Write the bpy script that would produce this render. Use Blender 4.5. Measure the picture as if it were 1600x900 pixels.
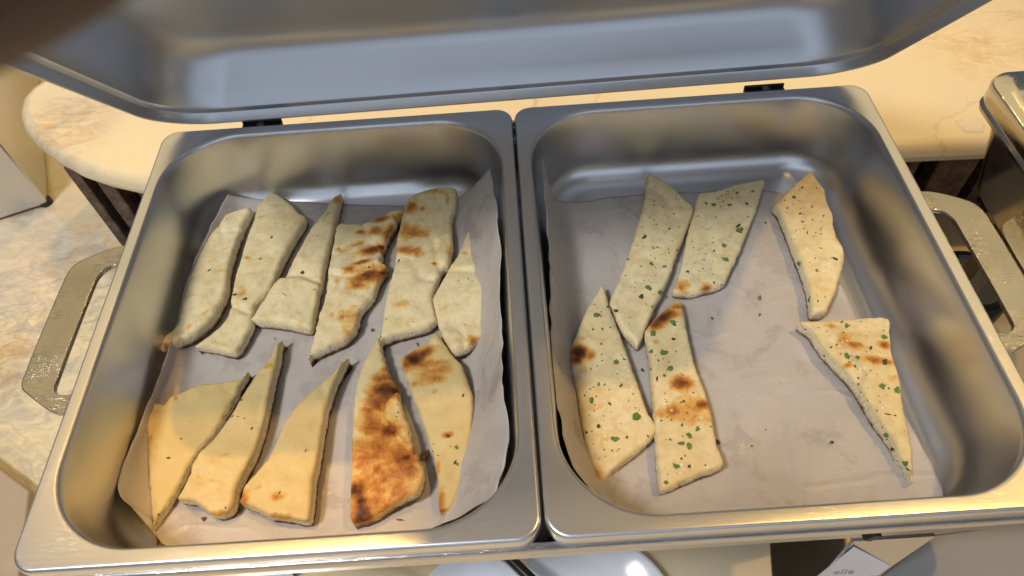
import bpy, bmesh, math, random
import numpy as np
from mathutils import Vector, Matrix, noise
from mathutils.bvhtree import BVHTree
from mathutils.geometry import delaunay_2d_cdt
random.seed(7)
for o in list(bpy.data.objects): bpy.data.objects.remove(o)
sc = bpy.context.scene
C = sc.collection
PI = math.pi

# ------------------------------------------------------------------ camera
R0 = Vector((0.9977011929, -0.0478617205, -0.0479748411))      # right
R1 = Vector((-0.0670405134, -0.8004609660, -0.5956238842))     # down
R2 = Vector((-0.0098944038, 0.5974709178, -0.8018295350))      # forward
CAM = Vector((-0.00417455, -0.10978353, 0.35564943))
FPX = 1118.66
cd = bpy.data.cameras.new('camera'); cam = bpy.data.objects.new('camera', cd); C.objects.link(cam)
cam.matrix_world = Matrix(((R0.x, -R1.x, -R2.x, CAM.x), (R0.y, -R1.y, -R2.y, CAM.y),
                           (R0.z, -R1.z, -R2.z, CAM.z), (0, 0, 0, 1)))
cd.sensor_width = 36; cd.lens = FPX / 1600 * 36
cd.clip_start = 0.004; cd.clip_end = 50
cd.dof.use_dof = True; cd.dof.focus_distance = 0.5; cd.dof.aperture_fstop = 17
sc.camera = cam

# ------------------------------------------------------------------ light
w = bpy.data.worlds.new("World"); sc.world = w; w.use_nodes = True
bg = w.node_tree.nodes['Background']
bg.inputs[0].default_value = (0.62, 0.64, 0.70, 1); bg.inputs[1].default_value = 0.20
def aim(o, loc, tgt):
    o.location = loc
    o.rotation_euler = (Vector(tgt) - Vector(loc)).to_track_quat('-Z', 'Y').to_euler()
def area(name, loc, tgt, sx, sy, power, col):
    l = bpy.data.lights.new(name, 'AREA'); l.shape = 'RECTANGLE'; l.size = sx; l.size_y = sy
    l.energy = power; l.color = col
    o = bpy.data.objects.new(name, l); C.objects.link(o); aim(o, loc, tgt); return o
def spot(name, loc, tgt, power, col, rad, ang, blend=0.4):
    l = bpy.data.lights.new(name, 'SPOT'); l.energy = power; l.color = col
    l.shadow_soft_size = rad; l.spot_size = math.radians(ang); l.spot_blend = blend
    o = bpy.data.objects.new(name, l); C.objects.link(o); aim(o, loc, tgt); return o
WARM = (1.0, 0.70, 0.36)
spot('downlight_left', (-0.50, 0.42, 2.0), (-0.275, -0.03, 0), 68, (1.0, 0.57, 0.15), 0.014, 11.6, .06)
spot('downlight_right', (1.15, 0.24, 2.0), (0.35, 0.1, 0), 72, (1.0, 0.59, 0.16), 0.035, 50)
spot('downlight_shelf', (-0.1, 1.5, 1.9), (0.0, 0.75, -.12), 56, (1.0, 0.62, 0.12), 0.05, 62, .5)
area('cool_window', (-0.75, -1.2, 2.0), (0.0, 0.2, 0.05), 2.0, 1.6, 9, (0.74, 0.85, 1.0))
area('front_window', (0.4, -3.0, 1.2), (0.0, 0.2, 0.05), 5.0, 1.7, 18, (0.70, 0.82, 1.0))
area('pan_fill', (-1.0, -0.55, 2.1), (0.0, 0.15, 0), 0.35, 0.35, 37, (0.98, 0.96, 0.94))  # unseen fill added to brighten the breads and pans under the lid
area('warm_ceiling', (0.0, 3.3, 2.5), (0, 3.3, 0), 7.0, 4.6, 85, (1.0, 0.75, 0.34))
sc.view_settings.view_transform = 'Standard'; sc.view_settings.look = 'None'
sc.view_settings.exposure = 0.0; sc.view_settings.gamma = 1
sc.render.engine = 'CYCLES'

# ------------------------------------------------------------------ helpers
def U(u, v, z=0.0):
    """point of the plane at height z that the photo shows at (u, v)"""
    d = R0 * ((u - 800) / FPX) + R1 * ((v - 450) / FPX) + R2
    return CAM + d * ((z - CAM.z) / d.z)
def tag(o, label=None, cat=None, group=None, kind=None):
    if label: o['label'] = label
    if cat: o['category'] = cat
    if group: o['group'] = group
    if kind: o['kind'] = kind
    return o
def empty(name, loc=(0, 0, 0)):
    o = bpy.data.objects.new(name, None); C.objects.link(o); o.location = loc; o.empty_display_size = .02
    bpy.context.view_layer.update(); return o
def link(name, me, mats=(), parent=None, smooth=True, auto=None):
    o = bpy.data.objects.new(name, me); C.objects.link(o)
    for m in (mats if isinstance(mats, (list, tuple)) else [mats]): me.materials.append(m)
    if smooth:
        for p in me.polygons: p.use_smooth = True
    if auto is not None: me.set_sharp_from_angle(angle=math.radians(auto))
    if parent:
        o.parent = parent
        o.matrix_parent_inverse = parent.matrix_world.inverted()
    return o
def from_bm(name, bm, mats, parent=None, smooth=True, auto=35):
    me = bpy.data.meshes.new(name); bmesh.ops.recalc_face_normals(bm, faces=bm.faces); bm.to_mesh(me); bm.free()
    return link(name, me, mats, parent, smooth, auto)
def rrect(x0, x1, y0, y1, r, n=10, k=6):
    """rounded rectangle, anticlockwise"""
    r = min(r, (x1 - x0) / 2 - 1e-4, (y1 - y0) / 2 - 1e-4); P = []
    for cx, cy, a0 in ((x1 - r, y1 - r, 0), (x0 + r, y1 - r, PI / 2), (x0 + r, y0 + r, PI), (x1 - r, y0 + r, 1.5 * PI)):
        for i in range(n + 1):
            a = a0 + PI / 2 * i / n
            P.append((cx + r * math.cos(a), cy + r * math.sin(a)))
        # straight run subdivided
        nx, ny = {0: (x0 + r, y1), PI / 2: (x0, y0 + r), PI: (x1 - r, y0), 1.5 * PI: (x1, y1 - r)}[a0]
        lx, ly = P[-1]
        for i in range(1, k): P.append((lx + (nx - lx) * i / k, ly + (ny - ly) * i / k))
    return P
def loft(bm, rings, close_last=True, close_first=False):
    V = [[bm.verts.new(p) for p in ring] for ring in rings]
    n = len(V[0])
    for a, b in zip(V, V[1:]):
        for i in range(n): bm.faces.new((a[i], a[(i + 1) % n], b[(i + 1) % n], b[i]))
    if close_last: bm.faces.new(V[-1])
    if close_first: bm.faces.new(list(reversed(V[0])))
    return V
def vessel(prof, rect, n=12):
    """prof: (inset, z, corner radius) rings of a rounded rectangular vessel"""
    x0, x1, y0, y1 = rect
    bm = bmesh.new()
    loft(bm, [[(x, y, z) for x, y in rrect(x0 + i, x1 - i, y0 + i, y1 - i, r, n)] for i, z, r in prof])
    return bm
def prism(poly, z0, z1, bm=None):
    bm = bm or bmesh.new()
    lo = [bm.verts.new((x, y, z0)) for x, y in poly]; hi = [bm.verts.new((x, y, z1)) for x, y in poly]
    n = len(poly)
    for i in range(n): bm.faces.new((lo[i], lo[(i + 1) % n], hi[(i + 1) % n], hi[i]))
    bm.faces.new(hi); bm.faces.new(list(reversed(lo)))
    return bm
def box(bm, c, s, rz=0.0):
    m = Matrix.Translation(c) @ Matrix.Rotation(rz, 4, 'Z') @ Matrix.Diagonal((s[0], s[1], s[2], 1))
    return bmesh.ops.create_cube(bm, size=1, matrix=m)
def bevel(o, wd, seg=3, ang=30):
    m = o.modifiers.new('bevel', 'BEVEL'); m.width = wd; m.segments = seg; m.limit_method = 'ANGLE'; m.angle_limit = math.radians(ang)
    return o

CZ = -0.28
# ------------------------------------------------------------------ materials
class NT:
    def __init__(s, name):
        s.m = bpy.data.materials.new(name); s.m.use_nodes = True; s.t = s.m.node_tree
        s.b = s.t.nodes['Principled BSDF']
    def n(s, typ, **k):
        nd = s.t.nodes.new(typ)
        for a, v in k.items():
            if a.startswith('i_'): nd.inputs[a[2:].replace('_', ' ')].default_value = v
            elif a.startswith('i'): nd.inputs[int(a[1:])].default_value = v
            else: setattr(nd, a, v)
        return nd
    def l(s, a, b): s.t.links.new(a, b); return b
    def coord(s, sx=1, sy=1, sz=1, rot=(0, 0, 0), kind='Object'):
        tc = s.n('ShaderNodeTexCoord'); mp = s.n('ShaderNodeMapping')
        mp.inputs['Scale'].default_value = (sx, sy, sz); mp.inputs['Rotation'].default_value = rot
        s.l(tc.outputs[kind], mp.inputs[0]); return mp.outputs[0]
    def noise(s, vec, scale, detail=4, rough=.5, dist=0.0):
        nd = s.n('ShaderNodeTexNoise'); nd.inputs['Scale'].default_value = scale; nd.inputs['Detail'].default_value = detail
        nd.inputs['Roughness'].default_value = rough; nd.inputs['Distortion'].default_value = dist
        s.l(vec, nd.inputs['Vector']); return nd.outputs[0]
    def ramp(s, fac, stops, interp='LINEAR'):
        nd = s.n('ShaderNodeValToRGB'); e = nd.color_ramp.elements; nd.color_ramp.interpolation = interp
        while len(e) < len(stops): e.new(.5)
        for el, (p, c) in zip(e, stops):
            el.position = p; el.color = (c, c, c, 1) if isinstance(c, (int, float)) else (*c, 1)
        s.l(fac, nd.inputs[0]); return nd.outputs[0]
    def mix(s, fac, a, b, blend='MIX'):
        nd = s.n('ShaderNodeMix', data_type='RGBA', blend_type=blend)
        for val, k in ((fac, 0), (a, 6), (b, 7)):
            if isinstance(val, (int, float)): nd.inputs[k].default_value = val if k == 0 else (val, val, val, 1)
            elif isinstance(val, tuple): nd.inputs[k].default_value = (*val, 1)
            else: s.l(val, nd.inputs[k])
        return nd.outputs[2]
    def math(s, op, a, b=0.0):
        nd = s.n('ShaderNodeMath', operation=op)
        for i, v in ((0, a), (1, b)):
            if isinstance(v, (int, float)): nd.inputs[i].default_value = v
            else: s.l(v, nd.inputs[i])
        return nd.outputs[0]
    def bump(s, h, strength, dist, prev=None):
        nd = s.n('ShaderNodeBump'); nd.inputs['Strength'].default_value = strength; nd.inputs['Distance'].default_value = dist
        s.l(h, nd.inputs['Height'])
        if prev is not None: s.l(prev, nd.inputs['Normal'])
        return nd.outputs[0]
    def out(s, **k):
        for a, v in k.items():
            i = s.b.inputs[a.replace('_', ' ')]
            if isinstance(v, (int, float)): i.default_value = v
            elif isinstance(v, tuple): i.default_value = (*v, 1) if len(v) == 3 and i.type == 'RGBA' else v
            else: s.l(v, i)
        return s.m

def steel(name, base=(.62, .62, .63), r0=.2, r1=.36, brush=(3, 160, 160), scratch=0.35, tint=(.52, .5, .47), rot=(0, 0, 0), wave=.025, wscale=3.5):
    t = NT(name)
    v = t.coord(*brush, rot=rot); vo = t.coord()
    fine = t.noise(v, 6, 5, .65)
    cloud = t.noise(vo, 7, 3, .5, .4)
    sm = t.noise(vo, wscale, 3, .5)
    # fine crossing scratches from three rotated stretched noises
    sc_ = None
    for a in (0.4, 1.3, 2.3):
        s1 = t.noise(t.coord(60, 800, 300, rot=(0, 0, a)), 2.0, 2, .5)
        k = t.ramp(s1, [(0.61, 0.0), (0.68, 1.0)])
        sc_ = k if sc_ is None else t.math('MAXIMUM', sc_, k)
    patch = t.ramp(t.noise(vo, 26, 2), [(.38, 0.0), (.62, 1.0)])
    scm = t.math('MULTIPLY', t.math('MULTIPLY', sc_, patch), scratch)
    col = t.mix(t.ramp(cloud, [(.35, 0.0), (.7, 1.0)]), base, tint)
    rr = t.math('ADD', t.math('MULTIPLY', cloud, (r1 - r0)), r0)
    rr = t.math('ADD', rr, t.math('MULTIPLY', scm, .25))
    rr = t.math('ADD', rr, t.math('MULTIPLY', t.math('SUBTRACT', fine, .5), .08))
    b = t.bump(fine, .04, .0003)
    b = t.bump(scm, .6, .0003, b)
    b = t.bump(sm, wave, .003, b)
    return t.out(Base_Color=col, Metallic=1.0, Roughness=rr, Normal=b)
M = {}
M['pan'] = steel('brushed_pan_steel', (.68, .69, .71), .27, .35, (4, 150, 150), .09, (.60, .60, .61))
M['lid'] = steel('satin_lid_steel', (.60, .615, .64), .33, .42, (3, 130, 130), .03, (.60, .615, .64))
M['frame'] = steel('frame_steel', (.60, .60, .61), .14, .26, (3, 120, 120), .12)
M['handle'] = steel('scratched_handle_steel', (.54, .52, .47), .10, .26, (10, 60, 60), .5, (.30, .28, .25), wave=.35, wscale=30)
M['polished'] = steel('polished_steel', (.62, .60, .54), .06, .16, (3, 100, 100), .12)
def plain(name, col, rough=.5, metallic=0.0, var=.15, scale=40, bump=.1):
    t = NT(name); n = t.noise(t.coord(), scale, 5, .6)
    dk = tuple(c * (1 - var) for c in col); lt = tuple(min(1, c * (1 + var)) for c in col)
    return t.out(Base_Color=t.mix(n, dk, lt), Roughness=rough, Metallic=metallic, Normal=t.bump(n, bump, .0005))
M['black'] = plain('black_hinge_metal', (.02, .02, .023), .35, .3)
M['ceramic'] = plain('white_ceramic', (.72, .76, .82), .12, 0, .03)
M['card'] = plain('card_paper', (.62, .62, .64), .6, 0, .04)
M['ink'] = plain('grey_ink', (.34, .34, .36), .6)
M['slab'] = plain('lit_counter_beige', (.42, .33, .24), .45, 0, .08)
M['darksteel'] = plain('dark_steel', (.16, .15, .14), .3, 1.0)
M['gap'] = plain('black_backing', (.012, .010, .010), .5)

def marble():
    t = NT('cream_marble'); v = t.coord()
    wv = t.noise(v, 2.2, 5, .6, .8)
    base = t.mix(t.ramp(wv, [(.35, 0.0), (.65, 1.0)]), (.64, .56, .43), (.76, .65, .43))
    # grey veining clouds
    g = t.noise(t.coord(1, 1.3, 1, rot=(0, 0, .6)), 5.5, 9, .68, .9)
    gv = t.ramp(t.math('ABSOLUTE', t.math('SUBTRACT', g, .5)), [(0.0, 1.0), (.05, 0.0)])
    gm = t.ramp(t.noise(v, 2.3, 2), [(.54, 0.0), (.66, 1.0)])
    base = t.mix(t.math('MULTIPLY', t.math('MULTIPLY', gv, gm), .6), base, (.36, .34, .31))
    gs = t.ramp(t.noise(t.coord(1, 1.6, 1, rot=(0, 0, 1)), 3.0, 6, .6, .5), [(.5, 0.0), (.72, 1.0)])
    base = t.mix(t.math('MULTIPLY', gs, .4), base, (.50, .49, .47))
    # rusty veins and stains, and one broad grey patch of painted shade
    o = t.noise(t.coord(1, 1.8, 1, rot=(0, 0, -.5)), 1.6, 7, .55, .5)
    ov = t.ramp(t.math('ABSOLUTE', t.math('SUBTRACT', o, .47)), [(0.0, 1.0), (.005, 0.0)])
    om = t.ramp(t.noise(v, 3.4, 3, .5, .3), [(.52, 0.0), (.66, 1.0)])
    base = t.mix(t.math('MULTIPLY', t.math('MULTIPLY', ov, t.ramp(om, [(0, .35), (1, 1.0)])), .9), base, (.42, .26, .11))
    st = t.ramp(t.noise(t.coord(1, 1.6, 1, rot=(0, 0, .2)), 14, 7, .72, .4), [(.50, 0.0), (.70, 1.0)])
    base = t.mix(t.math('MULTIPLY', t.math('MULTIPLY', st, om), .6), base, (.58, .33, .12))
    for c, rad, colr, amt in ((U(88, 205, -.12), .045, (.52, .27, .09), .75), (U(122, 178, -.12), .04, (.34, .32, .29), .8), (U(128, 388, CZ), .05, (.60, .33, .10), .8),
                              (U(20, 470, CZ), .07, (.36, .33, .27), .6), (U(60, 520, CZ), .16, (.36, .35, .34), .9), (U(8, 560, CZ), .05, (.42, .28, .14), .8), (U(1535, 75, -.12), .05, (.55, .33, .12), .6), (U(40, 330, CZ), .05, (.45, .28, .12), .5)):  # widest grey entry paints the shade on the lower-left counter
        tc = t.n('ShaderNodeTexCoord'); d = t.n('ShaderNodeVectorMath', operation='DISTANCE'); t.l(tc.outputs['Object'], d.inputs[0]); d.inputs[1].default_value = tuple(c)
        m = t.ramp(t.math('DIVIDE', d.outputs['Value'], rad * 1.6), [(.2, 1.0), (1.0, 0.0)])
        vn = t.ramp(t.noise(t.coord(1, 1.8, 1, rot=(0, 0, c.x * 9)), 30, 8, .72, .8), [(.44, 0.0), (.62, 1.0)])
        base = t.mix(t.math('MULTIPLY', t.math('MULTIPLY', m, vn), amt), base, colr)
    return t.out(Base_Color=base, Roughness=.16, Coat_Weight=.3, Coat_Roughness=.05)
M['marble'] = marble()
def granite():
    t = NT('rosy_granite'); v = t.coord()
    a = t.noise(v, 70, 6, .7); b = t.noise(v, 240, 3, .6)
    c = t.ramp(a, [(.35, (.03, .018, .015)), (.5, (.10, .062, .05)), (.66, (.20, .14, .12))])
    return t.out(Base_Color=t.mix(t.ramp(b, [(.45, 0.0), (.7, .5)]), c, (.03, .02, .02)), Roughness=.3)
M['granite'] = granite()

def dough(name, herbs):
    t = NT(name); v = t.coord()
    at = t.n('ShaderNodeAttribute', attribute_name='burn'); at2 = t.n('ShaderNodeAttribute', attribute_name='crumb')
    burn, crumb = at.outputs['Fac'], at2.outputs['Fac']
    big = t.noise(v, 38, 5, .6, .3); med = t.noise(v, 120, 5, .65, .5); fin = t.noise(v, 520, 4, .6)
    base = t.mix(t.ramp(big, [(.3, 0.0), (.7, 1.0)]), (.87, .71, .375), (.93, .80, .52))
    at3 = t.n('ShaderNodeAttribute', attribute_name='tone')
    base = t.mix(at3.outputs['Fac'], base, t.mix(big, (.50, .36, .12), (.62, .47, .19)))
    base = t.mix(t.ramp(med, [(.42, 0.0), (.72, .6)]), base, (.58, .40, .16))
    # faint golden toasting everywhere there is a little burn
    x = t.math('ADD', burn, t.math('MULTIPLY', t.math('SUBTRACT', med, .5), .62))
    x = t.math('ADD', x, t.math('MULTIPLY', t.math('SUBTRACT', t.noise(v, 260, 5, .7), .5), .4))
    x = t.math('ADD', x, t.math('MULTIPLY', t.math('SUBTRACT', big, .5), .32))
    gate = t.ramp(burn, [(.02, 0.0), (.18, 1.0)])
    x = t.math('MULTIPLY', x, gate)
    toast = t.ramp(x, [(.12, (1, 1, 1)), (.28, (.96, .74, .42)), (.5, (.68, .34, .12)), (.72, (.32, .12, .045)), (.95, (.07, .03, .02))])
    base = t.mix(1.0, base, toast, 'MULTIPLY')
    # open crumb on the cut sides
    vo = t.n('ShaderNodeTexVoronoi'); vo.inputs['Scale'].default_value = 750; t.l(v, vo.inputs['Vector'])
    pores = t.ramp(vo.outputs['Distance'], [(.12, 0.0), (.4, 1.0)])
    cr = t.mix(pores, (.42, .31, .17), (.80, .72, .52))
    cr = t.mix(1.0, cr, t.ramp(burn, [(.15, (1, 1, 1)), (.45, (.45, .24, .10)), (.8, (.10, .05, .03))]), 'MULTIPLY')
    col = t.mix(crumb, base, cr)
    # flour-dark specks
    sp = t.n('ShaderNodeTexVoronoi'); sp.inputs['Scale'].default_value = 150; t.l(v, sp.inputs['Vector'])
    spm = t.math('MULTIPLY', t.ramp(sp.outputs['Distance'], [(.07, 1.0), (.12, 0.0)]), t.ramp(t.noise(v, 90, 1), [(.60, 0.0), (.64, 1.0)]))
    col = t.mix(t.math('MULTIPLY', spm, .8 if herbs else .35), col, (.30, .18, .08) if not herbs else (.07, .09, .02))
    if herbs:   # chopped garlic and butter patches
        ga = t.n('ShaderNodeTexVoronoi'); ga.inputs['Scale'].default_value = 210; t.l(t.coord(1, 1, 1, rot=(0, 0, 1)), ga.inputs['Vector'])
        gm = t.math('MULTIPLY', t.ramp(ga.outputs['Distance'], [(.16, 1.0), (.24, 0.0)]), t.ramp(t.noise(v, 45, 2), [(.55, 0.0), (.62, 1.0)]))
        col = t.mix(t.math('MULTIPLY', gm, .6), col, (.86, .80, .62))
    b = t.bump(big, .5, .0022)
    b = t.bump(med, .5, .0007, b)
    b = t.bump(fin, .35, .0002, b)
    b = t.bump(t.math('MULTIPLY', pores, crumb), .8, .0008, b)
    rg = t.ramp(med, [(.3, .42 if herbs else .5), (.8, .62 if herbs else .68)])
    return t.out(Base_Color=col, Roughness=rg, Normal=b, Subsurface_Weight=.12, Subsurface_Radius=(.004, .0025, .0012),
                 Subsurface_Scale=.6, Specular_IOR_Level=.42 if herbs else .32)
M['plain_dough'] = dough('plain_flatbread_crust', False)
M['herb_dough'] = dough('herbed_flatbread_crust', True)
def paper():
    t = NT('greaseproof_paper'); v = t.coord()
    n1 = t.noise(v, 22, 6, .65, .6); n2 = t.noise(t.coord(1, 4, 1), 160, 4, .6)
    grease = t.ramp(t.noise(v, 34, 5, .6, .5), [(.52, 0.0), (.62, 1.0)])
    col = t.mix(n1, (.43, .39, .355), (.55, .505, .46))
    col = t.mix(t.math('MULTIPLY', grease, .4), col, (.35, .30, .265))
    sp = t.n('ShaderNodeTexVoronoi'); sp.inputs['Scale'].default_value = 70; t.l(v, sp.inputs['Vector'])
    spm = t.math('MULTIPLY', t.ramp(sp.outputs['Distance'], [(.05, 1.0), (.08, 0.0)]), t.ramp(t.noise(v, 60, 1), [(.6, 0.0), (.63, 1.0)]))
    col = t.mix(t.math('MULTIPLY', spm, .8), col, (.16, .08, .03))
    cv = t.n('ShaderNodeTexVoronoi', feature='DISTANCE_TO_EDGE'); cv.inputs['Scale'].default_value = 17; t.l(t.mix(.015, v, t.n('ShaderNodeTexNoise').outputs[1]), cv.inputs['Vector'])
    cre = t.ramp(cv.outputs['Distance'], [(0, 1.0), (.05, 0.0)])
    cv2 = t.math('MULTIPLY', cre, t.ramp(t.noise(v, 12, 2), [(.45, 0.0), (.6, 1.0)]))
    b = t.bump(cv2, .5, .0012, t.bump(n1, .6, .0025)); b = t.bump(n2, .3, .0004, b)
    return t.out(Base_Color=col, Roughness=t.ramp(grease, [(0, .42), (1, .2)]), Normal=b, Specular_IOR_Level=.4,
                 Transmission_Weight=0.0)
M['paper'] = paper()
def leafm(name, a, b):
    t = NT(name); n = t.noise(t.coord(), 900, 3)
    return t.out(Base_Color=t.mix(n, a, b), Roughness=.5)
M['herb'] = leafm('parsley_green', (.06, .13, .02), (.17, .27, .06))
M['herbdark'] = leafm('dried_herb', (.03, .04, .012), (.07, .09, .025))
M['crumbs'] = leafm('brown_crumb', (.12, .05, .02), (.25, .12, .05))
def skin():
    t = NT('brown_skin'); v = t.coord()
    n = t.noise(v, 260, 5, .6); f = t.noise(t.coord(1, 3, 1), 700, 3)
    return t.out(Base_Color=t.mix(n, (.028, .011, .005), (.05, .021, .010)), Roughness=.5, Normal=t.bump(f, .4, .0003),
                 Subsurface_Weight=.15, Subsurface_Radius=(.006, .002, .001), Subsurface_Scale=.5)
M['skin'] = skin()
M['nail'] = plain('fingernail', (.30, .15, .10), .25)
M['sleeve'] = plain('dark_sleeve_cloth', (.03, .03, .035), .85, 0, .3, 300, .5)

# ------------------------------------------------------------------ setting: counter
bm = bmesh.new(); bmesh.ops.create_grid(bm, x_segments=4, y_segments=4, size=2.2, matrix=Matrix.Translation((0, .6, CZ)))
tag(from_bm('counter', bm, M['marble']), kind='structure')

# raised marble shelf behind the dishes
SZ = -0.12
a = U(215, 284, SZ); b = U(1420, 231, SZ); dr = (b - a).normalized()
front = [a + dr * 1.9, b, a + dr * .3, a]
left = [U(u, v, SZ) for u, v in ((160, 272), (118, 258), (80, 238), (50, 215), (32, 195), (25, 175), (29, 152), (44, 134), (66, 120))]
e = left[-1]
back = [Vector((e.x + .02, e.y + .05, 0)), Vector((e.x + .07, e.y + .11, 0)), Vector((e.x + .16, e.y + .17, 0)), Vector((e.x + .3, e.y + .20, 0)),
        Vector((1.5, e.y + .16, 0))]
poly = [(p.x, p.y) for p in front + left + back]
sh = empty('marble_shelf', (0, .6, CZ))
tag(sh, 'raised cream marble shelf with rounded end behind the open chafing dish', 'shelf')
top = from_bm('shelf_top', prism(poly, SZ - .026, SZ), M['marble'], sh); bevel(top, .0125, 5)
nrm = Vector((-dr.y, dr.x, 0))
# granite slats with black gaps under its edge
start = U(96, 262, SZ - .026); start.z = 0
base_l = start + nrm * .012
L = 1.75
bk = bmesh.new(); c0 = base_l + dr * (L / 2) + nrm * .022
box(bk, (c0.x, c0.y, (CZ + SZ - .026) / 2), (L, .008, SZ - .028 - CZ), math.atan2(dr.y, dr.x))
from_bm('black_backing', bk, M['gap'], sh, False, None)
widths = [.012, .016, .034, .012, .042]; s = 0; i = 0; slat_me = {}
while s < L - .05:
    wd = widths[i % 5]; i += 1
    c = base_l + dr * (s + wd / 2)
    if wd not in slat_me:
        bm = bmesh.new(); box(bm, (0, 0, 0), (wd, .022, SZ - .028 - CZ)); bmesh.ops.bevel(bm, geom=bm.edges[:], offset=.001, segments=1, affect='EDGES')
        me = bpy.data.meshes.new('slat'); bm.to_mesh(me); bm.free(); me.materials.append(M['granite']); slat_me[wd] = me
    o = bpy.data.objects.new('slat', slat_me[wd]); C.objects.link(o); o.parent = sh; o.matrix_parent_inverse = sh.matrix_world.inverted()
    o.location = (c.x, c.y, (CZ + SZ - .026) / 2); o.rotation_euler.z = math.atan2(dr.y, dr.x)
    s += wd + (.012 if i % 2 else .02)

# ------------------------------------------------------------------ chafing dish
RECT_L = (-0.2675, -0.0006, 0.0, 0.3265); RECT_R = (0.0006, 0.2675, 0.0, 0.3265)
dish = tag(empty('chafing_dish', (0, .16, CZ)), 'open stainless steel chafing dish holding the two bread pans, lid tilted up behind', 'chafing dish')
FX = .2685
prof = [(.004, -.012, .018), (.001, -.0125, .017), (0, -.014, .017), (-.0006, -.0165, .017), (0, -.019, .017), (.0012, -.0205, .017), (.0016, -.0295, .016),
        (.0026, -.0305, .016), (.0080, -.0310, .03), (.0085, -.033, .045), (.0100, -.048, .045), (.0130, -.060, .042), (.020, -.0665, .036), (.032, -.0685, .03), (.12, -.0690, .02)]
from_bm('water_pan', vessel(prof, (-FX, FX, -.0012, .3275)), M['frame'], dish)
# handles: flat plates with a slot
def handle(sign, parent, ox=0.0, oy=0.0, oz=0.0):
    out = [(.2655, .0895), (.2750, .0895), (.2960, .1045), (.3000, .1080), (.3016, .1130), (.3012, .1900), (.2992, .1990), (.2945, .2045), (.2760, .2140), (.2655, .2150)]
    inn = [(.2655, .1015), (.2745, .1015), (.2785, .1040), (.2800, .1080), (.2797, .1850), (.2780, .1915), (.2745, .1965), (.2655, .1985)]
    def sm(P, k=1):
        for _ in range(k):
            Q = [P[0]]
            for p, q in zip(P, P[1:]):
                Q += [(p[0] * .75 + q[0] * .25, p[1] * .75 + q[1] * .25), (p[0] * .25 + q[0] * .75, p[1] * .25 + q[1] * .75)]
            P = Q + [P[-1]]
        return P
    def res(P, n):
        A = np.array(P); d = np.r_[0, np.cumsum(np.linalg.norm(np.diff(A, axis=0), axis=1))]
        t = np.linspace(0, d[-1], n); return np.c_[np.interp(t, d, A[:, 0]), np.interp(t, d, A[:, 1])]
    O = res(sm(out), 48); I = res(sm(inn), 48)
    bm = bmesh.new(); rows = []
    zt, zb = -.0022, -.0052
    for f, z in ((0, zb), (0, zt - .0007), (.012, zt - .0002), (.035, zt), (.05, zt), (.5, zt + .0002), (.95, zt), (.965, zt), (.988, zt - .0002), (1.0, zt - .0007), (1.0, zb)):
        P = O * (1 - f) + I * f
        rows.append([bm.verts.new((sign * x + ox, y + oy, z + oz)) for x, y in P])
    for a_, b_ in zip(rows, rows[1:] + rows[:1]):
        for i in range(47): bm.faces.new((a_[i], a_[i + 1], b_[i + 1], b_[i]))
    return from_bm('handle', bm, M['handle'], parent)
handle(-1, dish); handle(1, dish)
# lid, hinged at the back and leaning over the pans
TH = math.radians(51.5)
LM = Matrix(((1, 0, 0, 0), (0, -math.cos(TH), math.sin(TH), .3365), (0, math.sin(TH), math.cos(TH), -.0014), (0, 0, 0, 1)))
lp = [(.0022, .0004, .043), (.0024, .0062, .0435), (.0030, .0078, .044), (.0045, .0086, .044), (.0070, .0088, .045), (.0085, .0094, .045), (.0094, .0112, .045), (.012, .022, .045), (.017, .040, .046), (.020, .047, .046), (.0245, .0525, .045), (.031, .0560, .042), (.040, .0575, .04), (.1, .0605, .03), (.15, .061, .01)]
inner = list(reversed(lp)); t_ = .0012
outer = [(.0018, -.0001, .043), (.0009, -.0002, .042), (.0002, .0003, .041), (0, .0012, .041), (0, .0085, .041), (.0012, .0099, .042), (.0062, .0106, .043), (.0078, .0122, .044)] + \
        [(max(i - .0016, 0), z + t_, r + .001) for i, z, r in lp[7:]]
bm = bmesh.new()
W2 = .2705; loft(bm, [[(x, y, z) for x, y in rrect(-W2 + i, W2 - i, i, .332 - i, r, 12)] for i, z, r in inner + outer], True, True)
lid = from_bm('lid', bm, M['lid'], None); lid.matrix_world = LM @ Matrix.Rotation(-.009, 4, 'Y')
lid.parent = dish; lid.matrix_parent_inverse = dish.matrix_world.inverted()
for hx in (-.195, .195):
    bm = bmesh.new(); box(bm, (hx, .3315, -.0072), (.031, .0100, .004)); box(bm, (hx, .3360, -.0055), (.031, .002, .006))
    h = from_bm('hinge', bm, M['black'], dish); bevel(h, .0012, 2)
    bm = bmesh.new(); bmesh.ops.create_cone(bm, cap_ends=True, segments=20, radius1=.0036, radius2=.0028, depth=.0022, matrix=Matrix.Translation((hx, .3318, -.0040)))
    s_ = from_bm('hinge_screw', bm, M['darksteel'], h)
# small slot and stamped dimples of the front apron
for (u, v, lx, lz) in ((1362, 836, .004, .010),):
    p = U(u, v, -.025)
    bm = bmesh.new(); box(bm, (p.x, .0000, -.0250), (.0045, .004, .008)); bmesh.ops.rotate(bm, cent=(p.x, 0, -.025), matrix=Matrix.Rotation(.5, 3, 'Y'), verts=bm.verts)
    from_bm('slot', bm, M['gap'], dish)
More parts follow.
